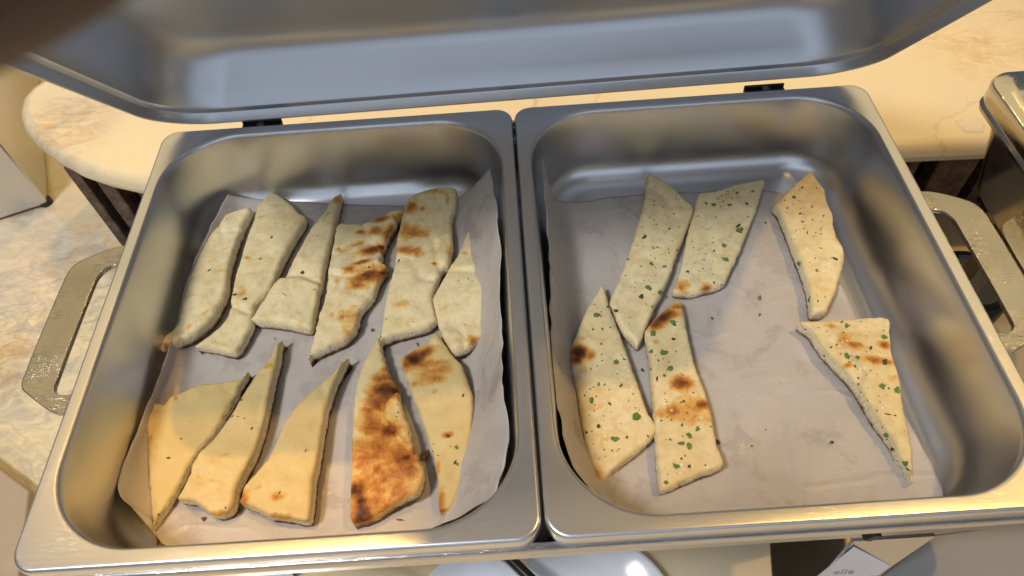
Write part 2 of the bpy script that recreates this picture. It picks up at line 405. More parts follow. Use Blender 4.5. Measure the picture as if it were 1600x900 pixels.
# legs and low shelf
for lx in (-.22, .22):
    for ly in (.075, .27):
        bm = bmesh.new(); box(bm, (lx, ly, (CZ - .066) / 2), (.014, .014, -.066 - CZ)); from_bm('leg', bm, M['darksteel'], dish)
P_ = [U(1204, 848, -.16), U(1328, 840, -.16), U(1333, 930, -.16), U(1210, 935, -.16)]
o = from_bm('burner_shelf', prism([(p.x, p.y) for p in P_], -.163, -.16), M['darksteel'], dish, True, 30)
# front label holder
Q_ = [U(1334, 846, -.040), U(1462, 838, -.036), U(1364, 905, -.085), U(1284, 906, -.088)]
bm = bmesh.new(); n_ = (Q_[1] - Q_[0]).cross(Q_[3] - Q_[0]).normalized()
if n_.z < 0: n_ = -n_
lo = [bm.verts.new(q - n_ * .002) for q in Q_]; hi = [bm.verts.new(q) for q in Q_]
for i in range(4): bm.faces.new((lo[i], lo[(i + 1) % 4], hi[(i + 1) % 4], hi[i]))
bm.faces.new(hi); bm.faces.new(lo[::-1])
from_bm('label_holder', bm, M['frame'], dish)
def UP(u, v):
    d = R0 * ((u - 800) / FPX) + R1 * ((v - 450) / FPX) + R2
    return CAM + d * ((Q_[0] - CAM).dot(n_) / d.dot(n_))
K_ = [UP(1334, 852), UP(1390, 881), UP(1364, 900), UP(1330, 914), UP(1262, 910)]
bm = bmesh.new(); lo = [bm.verts.new(q + n_ * .0006) for q in K_]; hi = [bm.verts.new(q + n_ * .0012) for q in K_]
for i in range(5): bm.faces.new((lo[i], lo[(i + 1) % 5], hi[(i + 1) % 5], hi[i]))
bm.faces.new(hi); bm.faces.new(lo[::-1])
card = tag(from_bm('name_card', bm, M['card']), 'pale paper name card lettered in grey in the holder below the right pan', 'card')
cu = bpy.data.curves.new('t', 'FONT'); cu.body = 'elle'; cu.size = .0085; cu.extrude = .0001; cu.align_x = 'CENTER'
to = bpy.data.objects.new('t', cu); C.objects.link(to)
bpy.context.view_layer.update()
me = bpy.data.meshes.new_from_object(to.evaluated_get(bpy.context.evaluated_depsgraph_get())); bpy.data.objects.remove(to)
xa = (Q_[2] - Q_[3]).normalized(); ya = n_.cross(xa)
lt = link('lettering', me, M['ink'], None, False)
pc = UP(1316, 893) + n_ * .0014
lt.matrix_world = Matrix(((xa.x, ya.x, n_.x, pc.x), (xa.y, ya.y, n_.y, pc.y), (xa.z, ya.z, n_.z, pc.z), (0, 0, 0, 1)))
lt.parent = card

# ------------------------------------------------------------------ food pans
FZ = -.065
INS = .0095
def wall_inset(z):            # inner wall distance from the outer rect at height z
    z = max(min(z, 0), FZ)
    if z > -.045: return INS + .0008 + (-z) * .10
    k = (-z - .045) / .020
    return INS + .0053 + .0175 * (1 - math.sqrt(max(0, 1 - k * k)))
def make_pan(rect, label):
    pr = [(.0022, -.0115, .0135), (.0008, -.0112, .0125), (.0001, -.0095, .0125), (0, -.004, .0125), (.0002, -.0018, .0125), (.0008, -.0006, .012), (.0014, -.0001, .0118), (.0019, 0, .0118), (.0024, 0, .012),
          (INS - .0016, 0, .050), (INS - .0010, -.0001, .0505), (INS - .0004, -.0005, .051), (INS + .0002, -.0014, .051), (INS + .0008, -.004, .0505)]
    for z in (-.012, -.022, -.032, -.040, -.045): pr.append((wall_inset(z), z, .049 + z * .12))
    for j in range(1, 9):
        an = PI / 2 * j / 8; pr.append((INS + .0053 + .0175 * (1 - math.cos(an)), -.045 - .020 * math.sin(an), .0435 - .014 * (1 - math.cos(an))))
    pr += [(.045, FZ - .0002, .025), (.09, FZ - .0003, .02)]
    return tag(from_bm('steel_pan', vessel(pr, rect, 16), M['pan'], None, True, None), label, 'food pan', 'steel pans set in the chafing dish')
make_pan(RECT_L, 'left steel pan, crowded with eleven pieces of mostly plain flatbread')
make_pan(RECT_R, 'right steel pan, with six herbed flatbread pieces and bare paper in the middle')

# ------------------------------------------------------------------ parchment sheets
def catmull(P, m):
    out = []
    n = len(P)
    for i in range(n - 1):
        p0, p1, p2, p3 = P[max(i - 1, 0)], P[i], P[i + 1], P[min(i + 2, n - 1)]
        for j in range(m):
            t = j / m
            out.append(.5 * ((2 * p1) + (p2 - p0) * t + (2 * p0 - 5 * p1 + 4 * p2 - p3) * t * t + (3 * p1 - p0 - 3 * p2 + p3) * t ** 3))
    out.append(P[-1]); return out
def clampin(p, rect, g=.0008):
    i = wall_inset(p.z) + g
    p.x = min(max(p.x, rect[0] + i), rect[1] - i); p.y = min(max(p.y, rect[2] + i), rect[3] - i)
    # rounded corners
    r = .045
    for sx, cx in ((-1, rect[0] + i + r), (1, rect[1] - i - r)):
        for sy, cy in ((-1, rect[2] + i + r), (1, rect[3] - i - r)):
            if (p.x - cx) * sx > 0 and (p.y - cy) * sy > 0:
                d = math.hypot(p.x - cx, p.y - cy)
                if d > r: p.x = cx + (p.x - cx) * r / d; p.y = cy + (p.y - cy) * r / d
    return p
G = -.0640
def sheet(rows, rect, label, seed):
    cols = [catmull([clampin(U(*q), rect) for q in row], 14) for row in rows]
    grid = [catmull([c[i] for c in cols], 14) for i in range(len(cols[0]))]
    bm = bmesh.new(); V = []
    nu, nv = len(grid), len(grid[0])
    for i, col in enumerate(grid):
        rr = []
        for j, p in enumerate(col):
            e_ = min(i, nu - 1 - i, j, nv - 1 - j)
            q = p.copy()
            wr = noise.noise(Vector((p.x * 22, p.y * 22, seed))) * .0012 + noise.noise(Vector((p.x * 70, p.y * 30, seed + 5))) * .0006 + (.4 - abs(noise.noise(Vector((p.x * 34 + p.y * 20, p.y * 28, seed + 3))))) * .0016
            up = max(0.0, p.z + .060) / .04
            q.z = max(q.z + wr * (1 + 1.5 * up), FZ + .0006)
            q.x += (abs(noise.noise(Vector((p.x * 90, p.y * 75, seed + 2)))) - .2) * .0022 * min(up, 1)
            q.x += noise.noise(Vector((p.x * 60, p.y * 45, seed + 9))) * .0022 * min(up, 1)
            if e_ == 0:
                q.x += noise.noise(Vector((p.y * 90, 0, seed))) * .0008; q.y += noise.noise(Vector((p.x * 90, 3, seed))) * .0008
            rr.append(bm.verts.new(clampin(q, rect, .0005)))
        V.append(rr)
    for i in range(nu - 1):
        for j in range(nv - 1): bm.faces.new((V[i][j], V[i + 1][j], V[i + 1][j + 1], V[i][j + 1]))
    o = from_bm('parchment_sheet', bm, M['paper'], None, True, None)
    m = o.modifiers.new('thickness', 'SOLIDIFY'); m.thickness = .0002
    return tag(o, label, 'baking paper')
sheet([
    [(355, 303, -.045), (400, 310, -.058), (500, 317, -.0625), (600, 321, -.063), (700, 318, -.060), (768, 266, -.014)],
    [(300, 420, -.050), (340, 420, G), (480, 400, G), (600, 400, G), (715, 400, -.062), (781, 380, -.014)],
    [(262, 550, -.050), (300, 560, G), (450, 560, G), (600, 560, G), (730, 540, -.062), (783, 520, -.020)],
    [(218, 670, -.050), (260, 690, G), (420, 690, G), (600, 690, G), (725, 640, -.062), (787, 620, -.018)],
    [(180, 765, -.049), (245, 790, -.062), (420, 790, G), (600, 790, G), (695, 760, -.061), (796, 700, -.016)],
    [(238, 812, -.060), (262, 868, -.062), (400, 880, -.062), (600, 868, -.062), (700, 815, -.055), (772, 775, -.020)]],
    RECT_L, 'wrinkled parchment sheet under the plain breads of the left pan, one corner standing up', 1.0)
sheet([
    [(846, 242, -.012), (872, 312, -.052), (960, 308, -.063), (1080, 300, -.063), (1170, 297, -.063), (1222, 302, -.062)],
    [(858, 400, -.020), (900, 400, -.062), (1000, 400, G), (1120, 400, G), (1220, 400, G), (1288, 400, -.0625)],
    [(858, 520, -.018), (905, 525, -.062), (1020, 530, G), (1150, 530, G), (1270, 530, G), (1356, 528, -.0625)],
    [(866, 640, -.015), (915, 650, -.062), (1030, 660, G), (1180, 660, G), (1320, 650, G), (1416, 652, -.061)],
    [(900, 735, -.014), (945, 752, -.056), (1060, 760, G), (1200, 755, G), (1340, 750, G), (1473, 766, -.056)],
    [(945, 788, -.025), (990, 822, -.052), (1080, 845, -.062), (1220, 830, -.062), (1350, 815, -.062), (1450, 790, -.060)]],
    RECT_R, 'parchment sheet lining the right pan, its middle left bare and greasy', 12.0)

# ------------------------------------------------------------------ flatbreads
Z1 = (240, 280, 3.0); Z2 = (480, 280, 3.0); Z3 = (180, 540, 2.8125); Z4 = (480, 520, 2.8125); Z5 = (940, 260, 3.0)
Z6 = (870, 440, 2.571); Z7 = (1180, 250, 3.214); Z8 = (1200, 480, 2.903); Z0 = (0, 0, 1.0)
def px(z, p): return (z[0] + p[0] / z[2], z[1] + p[1] / z[2])
ZB = -.0634
def flatbread(zz, outline, label, burns=(), creases=(), herbs=(), H=.0105, lift=(), herbed=False, seed=0, under=.75, edge_rough=.0005):
    tone = {7: .85, 8: .75, 9: .75, 10: .5, 11: .75, 14: .3, 15: .25, 16: .35, 17: .5, 1: .1, 2: .2}.get(seed, .15)
    zt = ZB + H
    # silhouette -> ground plan: near edges are seen at their foot, far edges at their top
    cen = sum((U(*px(zz, p), (zt + ZB) / 2) for p in outline), Vector()) / len(outline)
    def liftat(q):
        s_ = 0.0
        for (u, v, r, h) in lift:
            c = U(*px(zz, (u, v)), ZB); d = math.hypot(q.x - c.x, q.y - c.y); rr = r / zz[2] * .00045
            s_ += h * math.exp(-(d / rr) ** 2)
        return s_
    mid = [U(*px(zz, p), (zt + ZB) / 2) for p in outline]; n = len(mid)
    ar = sum(mid[i].x * mid[(i + 1) % n].y - mid[(i + 1) % n].x * mid[i].y for i in range(n))
    P = []
    for i, p in enumerate(outline):
        tg = (mid[(i + 1) % n] - mid[i - 1]); nr = Vector((tg.y, -tg.x)) * (1 if ar > 0 else -1); nr.normalize()
        tocam = Vector((CAM.x - mid[i].x, CAM.y - mid[i].y)); f = max(-1, min(1, nr.dot(tocam.normalized()) * 1.6))
        z = ZB + (zt - .0015 - ZB) * (.5 - .5 * f) + liftat(mid[i])
        q = U(*px(zz, p), z); P.append(Vector((q.x, q.y, 0)))
    # smooth slightly then resample
    Q = []
    for i in range(n):
        for k in range(6):
            t = k / 6; p0, p1, p2, p3 = P[i - 1], P[i], P[(i + 1) % n], P[(i + 2) % n]
            cr = .5 * ((2 * p1) + (p2 - p0) * t + (2 * p0 - 5 * p1 + 4 * p2 - p3) * t * t + (3 * p1 - p0 - 3 * p2 + p3) * t ** 3)
            Q.append(cr * .6 + p1.lerp(p2, t) * .4)
    A = np.array([(q.x, q.y) for q in Q]); A = np.vstack([A, A[:1]])
    d = np.r_[0, np.cumsum(np.linalg.norm(np.diff(A, axis=0), axis=1))]; N = max(60, int(d[-1] / .0016))
    t = np.linspace(0, d[-1], N, endpoint=False); B = np.c_[np.interp(t, d, A[:, 0]), np.interp(t, d, A[:, 1])]
    for i in range(N):
        B[i, 0] += edge_rough * noise.noise(Vector((B[i, 0] * 260, B[i, 1] * 260, seed))); B[i, 1] += edge_rough * noise.noise(Vector((B[i, 0] * 260, B[i, 1] * 260, seed + 40)))
    if ar < 0: B = B[::-1].copy()
    S0, S1 = B, np.roll(B, -1, axis=0)
    def edist(X):
        ab = S1 - S0; L2 = (ab ** 2).sum(1) + 1e-18
        ap = X[:, None, :] - S0[None]; tt = np.clip((ap * ab).sum(2) / L2, 0, 1)
        return np.linalg.norm(ap - tt[..., None] * ab, axis=2).min(1)
    def inside(X):
        x, y = X[:, 0:1], X[:, 1:2]
        c = ((S0[:, 1] > y) != (S1[:, 1] > y)) & (x < (S1[:, 0] - S0[:, 0]) * (y - S0[:, 1]) / (S1[:, 1] - S0[:, 1] + 1e-15) + S0[:, 0])
        return c.sum(1) % 2 == 1
    h = .0016
    gx, gy = np.meshgrid(np.arange(B[:, 0].min(), B[:, 0].max(), h), np.arange(B[:, 1].min(), B[:, 1].max(), h * .87))
    gx[1::2] += h / 2
    X = np.c_[gx.ravel(), gy.ravel()]; X = X[inside(X)]; X = X[edist(X) > .0007]
    Tn = np.roll(B, -1, axis=0) - np.roll(B, 1, axis=0); Tn /= np.linalg.norm(Tn, axis=1)[:, None] + 1e-12
    rg_ = B + np.c_[-Tn[:, 1], Tn[:, 0]] * .0008; rg_ = rg_[inside(rg_)]; rg_ = rg_[edist(rg_) > .0006]
    X = X[edist(X) > .0014]; X = np.vstack([X, rg_])
    pts = [Vector((a_, b_)) for a_, b_ in B] + [Vector((a_, b_)) for a_, b_ in X]
    r = delaunay_2d_cdt(pts, [(i, (i + 1) % N) for i in range(N)], [], 1, 1e-7)
    V2, F = r[0], r[2]
    XY = np.array([(v.x, v.y) for v in V2]); D = edist(XY)
    bnd = D < 1e-6
    cr_w = []
    for (pl, dep, wid, step) in creases:
        cr_w.append(([U(*px(zz, q), zt) for q in pl], dep, wid, step))
    bw = [(U(*px(zz, (u, v)), zt), ru / zz[2] * .00045, rv / zz[2] * .00045, math.radians(an), k) for (u, v, ru, rv, an, k) in burns]
    top, burn = [], []
    for (x, y), dd in zip(XY, D):
        k = min(dd / .0022, 1); sh_ = math.sqrt(1 - (1 - k) ** 2)
        hgt = H * (.84 + .16 * sh_)
        v3 = Vector((x * 38, y * 38, seed * 3.1)); 
        hgt += (noise.noise(v3) * .0017 + noise.noise(v3 * 2.6) * .0008) * min(dd / .004, 1) + .0005 * min(dd / .018, 1)
        lf = liftat(Vector((x, y, 0)))
        for pl, dep, wid, step in cr_w:
            bd, bs, bt = 9, 0, 0
            for i_ in range(len(pl) - 1):
                ax, ay = pl[i_].x, pl[i_].y; ex, ey = pl[i_ + 1].x - ax, pl[i_ + 1].y - ay
                t2 = max(0, min(1, ((x - ax) * ex + (y - ay) * ey) / (ex * ex + ey * ey)))
                q = math.hypot(x - ax - t2 * ex, y - ay - t2 * ey)
                if q < bd: bd = q; bs = ex * (y - ay) - ey * (x - ax)
            hgt -= dep * math.exp(-(bd / wid) ** 2)
            if step: hgt += step * math.exp(-(bd / .010) ** 2) * (1 if bs > 0 else -.3) * min(1, bd / wid)
        top.append(ZB + max(hgt, .002) + lf)
        b_ = 0.0
        for c, ru, rv, an, kk in bw:
            dx, dy = x - c.x, y - c.y; ca, sa = math.cos(an), math.sin(an)
            q = ((dx * ca + dy * sa) / ru) ** 2 + ((-dx * sa + dy * ca) / rv) ** 2
            b_ = max(b_, kk * math.exp(-q * .9))
        burn.append(b_)
    bm = bmesh.new(); lb = bm.verts.layers.float.new('burn'); lc = bm.verts.layers.float.new('crumb'); lt_ = bm.verts.layers.float.new('tone')
    tv = []
    for (x, y), z, b_ in zip(XY, top, burn):
        v = bm.verts.new((x, y, z)); v[lb] = b_; v[lc] = 0; v[lt_] = tone; tv.append(v)
    for f in F:
        try: bm.faces.new([tv[i] for i in f])
        except ValueError: pass
    # ordered boundary (input boundary verts keep their order)
    order = []
    orig = r[3]; look = {}
    for i, src in enumerate(orig):
        for s_ in src:
            if s_ < N: look[s_] = i
    ring = [look[i] for i in range(N) if i in look]
    prev = [tv[i] for i in ring]
    # side rings: top lip, crumb, dark foot
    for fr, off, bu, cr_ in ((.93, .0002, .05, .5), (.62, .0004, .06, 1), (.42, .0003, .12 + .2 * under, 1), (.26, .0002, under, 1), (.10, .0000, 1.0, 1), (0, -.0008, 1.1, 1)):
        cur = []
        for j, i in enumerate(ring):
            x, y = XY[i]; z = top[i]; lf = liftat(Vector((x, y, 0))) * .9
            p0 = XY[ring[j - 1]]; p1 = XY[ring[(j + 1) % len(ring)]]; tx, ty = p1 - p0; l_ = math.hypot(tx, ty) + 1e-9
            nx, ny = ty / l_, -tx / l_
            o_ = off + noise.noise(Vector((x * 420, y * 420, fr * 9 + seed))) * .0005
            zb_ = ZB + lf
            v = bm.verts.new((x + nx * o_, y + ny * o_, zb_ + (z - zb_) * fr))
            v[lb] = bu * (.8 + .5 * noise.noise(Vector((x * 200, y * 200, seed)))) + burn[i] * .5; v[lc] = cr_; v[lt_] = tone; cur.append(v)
        m_ = len(ring)
        for j in range(m_):
            try: bm.faces.new((prev[j], cur[j], cur[(j + 1) % m_], prev[(j + 1) % m_]))
            except ValueError: pass
        prev = cur
    try: bm.faces.new(prev[::-1])
    except ValueError: pass
    bmesh.ops.recalc_face_normals(bm, faces=bm.faces)
    bm.normal_update()
    rr_ = random.Random(seed); cand = [i for i in range(len(XY)) if D[i] > .003]
    specks = [(Vector((XY[i][0], XY[i][1], top[i])), rr_.uniform(.0002, .00055)) for i in rr_.sample(cand, min(len(cand), 34))] if herbed else []
    bvh = BVHTree.FromBMesh(bm)
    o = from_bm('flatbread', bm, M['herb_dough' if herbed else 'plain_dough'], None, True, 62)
    tag(o, label, 'flatbread')
    if specks:
        sb = bmesh.new()
        for c_, s_ in specks:
            a0 = rr_.uniform(0, 6.28); el = rr_.uniform(1, 3); vv = []
            for j in range(5):
                a_ = a0 + 2 * PI * j / 5; x_, y_ = s_ * el * math.cos(2 * PI * j / 5) * .8, s_ * math.sin(2 * PI * j / 5)
                vv.append(sb.verts.new(c_ + Vector((x_ * math.cos(a0) - y_ * math.sin(a0), x_ * math.sin(a0) + y_ * math.cos(a0), rr_.uniform(.0001, .0003)))))
            tp = sb.verts.new(c_ + Vector((0, 0, .0005)))
            for j in range(5): sb.faces.new((vv[j], vv[(j + 1) % 5], tp))
        tag(from_bm('herb_specks', sb, M['herbdark'], o, False, None), kind='stuff')
    for hb in herbs:
        u, v, sz, g = hb[:4]
        a_, b_ = px(zz, (u, v)); dv = (R0 * ((a_ - 800) / FPX) + R1 * ((b_ - 450) / FPX) + R2).normalized()
        hit = bvh.ray_cast(CAM, dv)
        if hit[0] is None: continue
        flake(hit[0], hit[1], sz / zz[2] * .00029, g, o)
    return o
def flake(p, nv, size, green, parent, name='herb_flake', mat=None):
    """a small crinkled leaf fragment lying on a surface"""
    bm = bmesh.new(); size = max(size, .0006)
    k = random.choice((7, 9, 11)); el = random.uniform(1.0, 2.2) if green != 1 else random.uniform(1.0, 1.5)
    ring = []
    for i in range(k):
        a_ = 2 * PI * i / k; a_ += random.uniform(-.2, .2); rr = size * random.uniform(.5, 1.2)
        ring.append(bm.verts.new((rr * math.cos(a_) * el * .75, rr * math.sin(a_) / el, random.uniform(.1, .5) * size + .0001)))
    c = bm.verts.new((0, 0, size * .35 + .0003)); lo = [bm.verts.new((v.co.x * .9, v.co.y * .9, -.0002)) for v in ring]
    for i in range(k):
        bm.faces.new((ring[i], ring[(i + 1) % k], c)); bm.faces.new((lo[i], lo[(i + 1) % k], ring[(i + 1) % k], ring[i]))
    if nv.z < 0: nv = -nv
    q = nv.to_track_quat('Z', 'Y').to_matrix().to_4x4()
    bmesh.ops.transform(bm, matrix=Matrix.Translation(p) @ q @ Matrix.Rotation(random.uniform(0, 6.28), 4, 'Z'), verts=bm.verts)
    return from_bm(name, bm, mat or (M['herb'] if green else M['herbdark']), parent, False, None)

exec_breads = True
# ---- left pan, back row
flatbread(Z1, [(460, 148), (345, 165), (300, 225), (240, 290), (205, 375), (165, 480), (135, 590), (110, 690), (45, 745), (30, 785), (60, 835), (100, 825), (215, 765), (300, 690), (345, 610), (365, 540), (372, 455), (410, 330), (440, 250)],
    'leftmost plain flatbread strip in the back row, brown dots near its lower end',
    [(320, 430, 45, 14, 0, .36), (245, 625, 26, 13, 20, .34), (165, 692, 20, 16, 0, .45), (125, 748, 18, 14, 0, .36), (55, 780, 20, 16, 0, .5), (225, 320, 14, 26, 0, .6)],
    [([(300, 245), (380, 240), (440, 225)], .0012, .002, 0), ([(310, 210), (325, 260), (320, 300)], .001, .0018, 0)],
    [(260, 428, 12, 0), (344, 186, 6, 0)], H=.013, seed=1, under=.9)
flatbread(Z1, [(560, 65), (490, 125), (472, 200), (435, 290), (405, 400), (385, 460), (372, 545), (352, 640), (305, 700), (200, 780), (215, 810), (300, 825), (400, 848), (440, 800), (480, 720), (490, 640), (560, 560), (610, 440), (660, 340), (728, 215), (690, 175), (640, 120)],
    'plain flatbread strip second from left in the back row, puffy lower half',
    [(415, 525, 26, 40, 0, .38), (410, 580, 60, 20, 0, .25), (440, 370, 22, 14, 0, .3), (612, 212, 14, 10, 0, .35), (505, 175, 16, 14, 0, .3), (640, 155, 26, 10, 0, .25), (495, 395, 30, 12, 0, .26)],
    [([(365, 470), (420, 440), (480, 430)], .001, .002, 0), ([(365, 585), (440, 620), (490, 600)], .0022, .0022, .0016)],
    [(554, 272, 14, 0), (500, 374, 12, 0), (430, 562, 16, 0), (381, 542, 16, 0)], H=.012, seed=2)
flatbread(Z1, [(872, 72), (835, 95), (800, 160), (740, 230), (690, 320), (620, 440), (560, 500), (500, 590), (465, 650), (475, 680), (520, 705), (620, 715), (740, 738), (760, 720), (780, 600), (805, 480), (845, 300), (870, 200), (890, 100)],
    'plain flatbread wedge with narrow top tip and smooth swollen square lower end',
    [(858, 100, 22, 26, 0, .5), (820, 165, 16, 14, 0, .36), (755, 520, 10, 10, 0, .42), (685, 540, 60, 20, 0, .14)],
    [([(610, 455), (680, 452), (760, 478), (815, 500)], .002, .002, -.003)],
    [(698, 438, 18, 0), (610, 538, 6, 0), (620, 545, 5, 0), (770, 265, 5, 0)], H=.0125, seed=3, under=.6)
flatbread(Z2, [(145, 210), (125, 330), (105, 430), (92, 540), (60, 640), (15, 820), (15, 855), (35, 860), (190, 790), (240, 740), (270, 650), (320, 590), (350, 510), (377, 470), (375, 430), (352, 415), (362, 370), (392, 308), (430, 235), (455, 190), (450, 150), (400, 150), (340, 180), (270, 212)],
    'blistered flatbread strip with dark brown charred bubbles along its upper half',
    [(250, 245, 24, 20, 0, .75), (350, 190, 45, 22, 20, .78), (400, 250, 50, 52, 0, .85), (405, 290, 24, 24, 0, 1.0), (320, 250, 44, 36, 0, .62), (430, 175, 40, 30, 0, .62), (305, 330, 80, 32, 15, .78), (340, 315, 26, 20, 0, .95), (150, 330, 28, 14, 0, .5), (195, 430, 34, 22, 0, .62), (260, 395, 50, 18, 10, .75),
     (290, 450, 95, 50, 15, .80), (355, 430, 30, 30, 0, 1.0), (240, 500, 55, 28, 0, .7), (200, 645, 70, 70, 0, .34), (190, 720, 36, 60, 0, .38), (110, 630, 36, 30, 0, .30), (165, 650, 24, 24, 0, .45), (140, 480, 30, 20, 0, .3), (230, 300, 60, 14, 20, .5)],
    [([(125, 350), (220, 300), (300, 290)], .0016, .002, .001), ([(120, 440), (200, 450), (290, 415), (360, 420)], .0022, .002, .0022), ([(120, 500), (200, 520), (300, 560)], .001, .003, 0), ([(270, 220), (300, 300), (390, 300)], .0018, .002, .0015)],
    [(290, 412, 10, 0), (370, 440, 16, 0)], H=.013, seed=4, edge_rough=.0012, under=.8)
flatbread(Z2, [(480, 90), (540, 60), (640, 40), (695, 45), (706, 90), (700, 160), (678, 220), (684, 330), (668, 440), (642, 458), (625, 490), (590, 580), (605, 660), (615, 700), (560, 735), (440, 765), (362, 795), (345, 785), (355, 700), (370, 580), (400, 460), (420, 380), (420, 320), (445, 200), (462, 130)],
    'folded flatbread strip toasted brown at its upper left and pale below',
    [(490, 140, 36, 46, 0, .62), (540, 150, 20, 16, 0, .5), (460, 250, 34, 70, 0, .52), (520, 250, 60, 46, 0, .52), (470, 340, 70, 30, -10, .66), (560, 255, 16, 30, 0, .5), (600, 80, 70, 26, 0, .42), (655, 210, 26, 14, 0, .3), (595, 392, 14, 12, 0, .8), (660, 330, 20, 50, 0, .42), (650, 445, 22, 14, 0, .85), (440, 590, 50, 28, 0, .36), (660, 100, 12, 60, 0, .3)],
    [([(420, 378), (500, 372), (545, 330), (600, 300)], .0018, .002, .002), ([(600, 295), (608, 370), (640, 450)], .0018, .002, .0015), ([(500, 400), (540, 470), (610, 470)], .0012, .003, 0), ([(360, 690), (450, 700), (600, 690)], .0007, .004, 0)],
    [(430, 382, 14, 0), (497, 670, 6, 0), (473, 377, 5, 0), (370, 655, 5, 0)], H=.014, seed=5, lift=((620, 100, 160, .006),))
flatbread(Z2, [(785, 213), (750, 260), (710, 360), (680, 400), (640, 470), (590, 570), (600, 620), (620, 700), (650, 770), (700, 845), (760, 825), (820, 780), (870, 720), (882, 690), (870, 620), (845, 480), (820, 380), (812, 250), (800, 222)],
    'plain leaf-shaped flatbread leaning on the standing paper of the left pan',
    [(785, 765, 34, 40, 0, .52), (850, 712, 18, 16, 0, .5), (735, 345, 34, 14, 0, .26), (650, 590, 20, 70, 0, .22), (850, 620, 14, 50, 0, .42), (720, 770, 50, 30, 0, .2)],
    [([(680, 425), (760, 428), (840, 470)], .0012, .002, .001), ([(720, 718), (738, 745), (735, 790)], .002, .002, 0), ([(650, 690), (720, 700), (790, 690)], .001, .004, 0)],
    [(755, 466, 8, 0), (773, 478, 6, 0), (740, 683, 7, 0), (710, 475, 4, 0)], H=.0125, seed=6, lift=((860, 600, 150, .006), (700, 840, 90, .004)))
# ---- left pan, front row
flatbread(Z3, [(143, 255), (145, 400), (155, 600), (168, 780), (180, 818), (205, 790), (262, 706), (305, 622), (340, 555), (382, 490), (445, 415), (500, 325), (545, 245), (594, 152), (590, 112), (540, 150), (440, 165), (360, 175), (300, 205), (240, 230), (215, 262), (170, 250)],
    'large plain triangular flatbread with a ragged upper edge, pointing down at lower left',
    [(265, 232, 12, 12, 0, .4), (155, 405, 10, 18, 0, .45), (170, 290, 40, 20, 0, .2), (300, 320, 120, 60, 0, .12), (500, 190, 60, 30, 0, .2), (180, 470, 16, 60, 0, .18)],
    [([(470, 170), (510, 210), (500, 260)], .001, .003, 0), ([(190, 500), (260, 530), (280, 600)], .0005, .004, 0)],
    [(290, 410, 8, 0), (236, 494, 12, 0), (190, 744, 9, 0), (426, 163, 7, 0)], H=.0095, seed=7, edge_rough=.0008, under=.5)
flatbread(Z3, [(730, -22), (700, 0), (680, 60), (620, 130), (560, 220), (520, 290), (465, 370), (425, 420), (365, 482), (335, 540), (315, 590), (288, 650), (280, 680), (310, 698), (370, 705), (420, 740), (470, 768), (530, 762), (552, 720), (565, 650), (605, 570), (640, 500), (665, 420), (690, 320), (712, 200), (738, 90), (742, 0)],
    'plain flatbread wedge with long thin upper tip, second from left in front row',
    [(670, 90, 26, 18, 0, .32), (480, 480, 30, 16, 0, .22), (470, 620, 40, 24, 0, .22), (640, 130, 20, 12, 0, .25), (470, 730, 60, 12, 0, .3), (355, 570, 36, 12, -30, .22)],
    [([(335, 560), (385, 590), (400, 560)], .0014, .003, .001), ([(440, 470), (470, 500), (450, 560)], .0008, .004, 0)],
    [(556, 240, 9, 0), (600, 365, 10, 0), (515, 312, 9, 0), (540, 312, 5, 0), (484, 712, 7, 0), (568, 320, 5, 0)], H=.014, seed=8, under=.9)
flatbread(Z0, [(543, 559), (536, 563), (521, 583), (500, 600), (472, 625), (457, 643), (443, 664), (429, 696), (418, 718), (400, 739), (383, 758), (377, 776), (381, 790), (400, 799), (429, 814), (457, 819), (490, 824), (495, 800), (497, 769), (505, 726), (510, 690), (517, 651), (528, 616), (545, 580), (547, 565)],
    'plain flatbread wedge third from left in front row, dark crust down its right side',
    [(380, 778, 8, 12, 0, .55), (436, 776, 12, 8, 0, .42), (434, 808, 18, 6, 0, .5), (462, 778, 7, 8, 0, .2), (405, 760, 12, 10, 0, .2), (478, 702, 4, 3, 0, .4)],
    [([(418, 735), (440, 730), (462, 745)], .0008, .004, 0), ([(500, 600), (520, 640)], .0008, .003, 0)],
    [(421, 713, 7, 0), (478, 704, 3, 0), (437, 770, 3, 0)], H=.0145, seed=9, under=1.0)
flatbread(Z4, [(322, 15), (308, 30), (270, 90), (235, 170), (215, 260), (205, 350), (200, 480), (195, 650), (190, 800), (210, 850), (240, 862), (300, 845), (370, 800), (430, 762), (502, 725), (518, 640), (500, 580), (466, 522), (456, 450), (430, 380), (412, 310), (402, 252), (370, 215), (350, 150), (332, 90)],
    'heavily browned flatbread with deep orange toasting and black scorch marks in the front row',
    [(345, 255, 60, 55, 0, 1.0), (385, 255, 30, 24, 0, 1.1), (310, 300, 60, 60, 0, .8), (270, 350, 36, 60, 0, .6), (290, 400, 60, 70, 0, .72), (340, 200, 50, 30, 0, .72), (345, 160, 26, 24, 0, .5),
     (360, 430, 50, 45, 0, .80), (300, 520, 130, 100, 0, .56), (420, 560, 110, 90, 0, .62), (350, 640, 150, 110, 0, .55), (440, 560, 30, 30, 0, .8), (460, 620, 40, 50, 0, .66), (230, 700, 36, 60, 0, .8), (245, 800, 50, 60, 0, .95), (210, 690, 24, 36, 0, .95), (300, 760, 110, 60, 0, .58), (400, 700, 90, 60, 0, .50), (240, 740, 30, 30, 0, .9), (225, 560, 40, 90, 0, .42), (310, 605, 30, 30, 0, .72)],
    [([(395, 250), (335, 310), (330, 380), (380, 430), (455, 520)], .0026, .002, .0028)],
    [(392, 370, 6, 0), (395, 316, 6, 0), (445, 440, 5, 0), (400, 350, 4, 0), (425, 755, 6, 0)], H=.013, seed=10, lift=((500, 650, 150, .005),), edge_rough=.0008, under=.7)
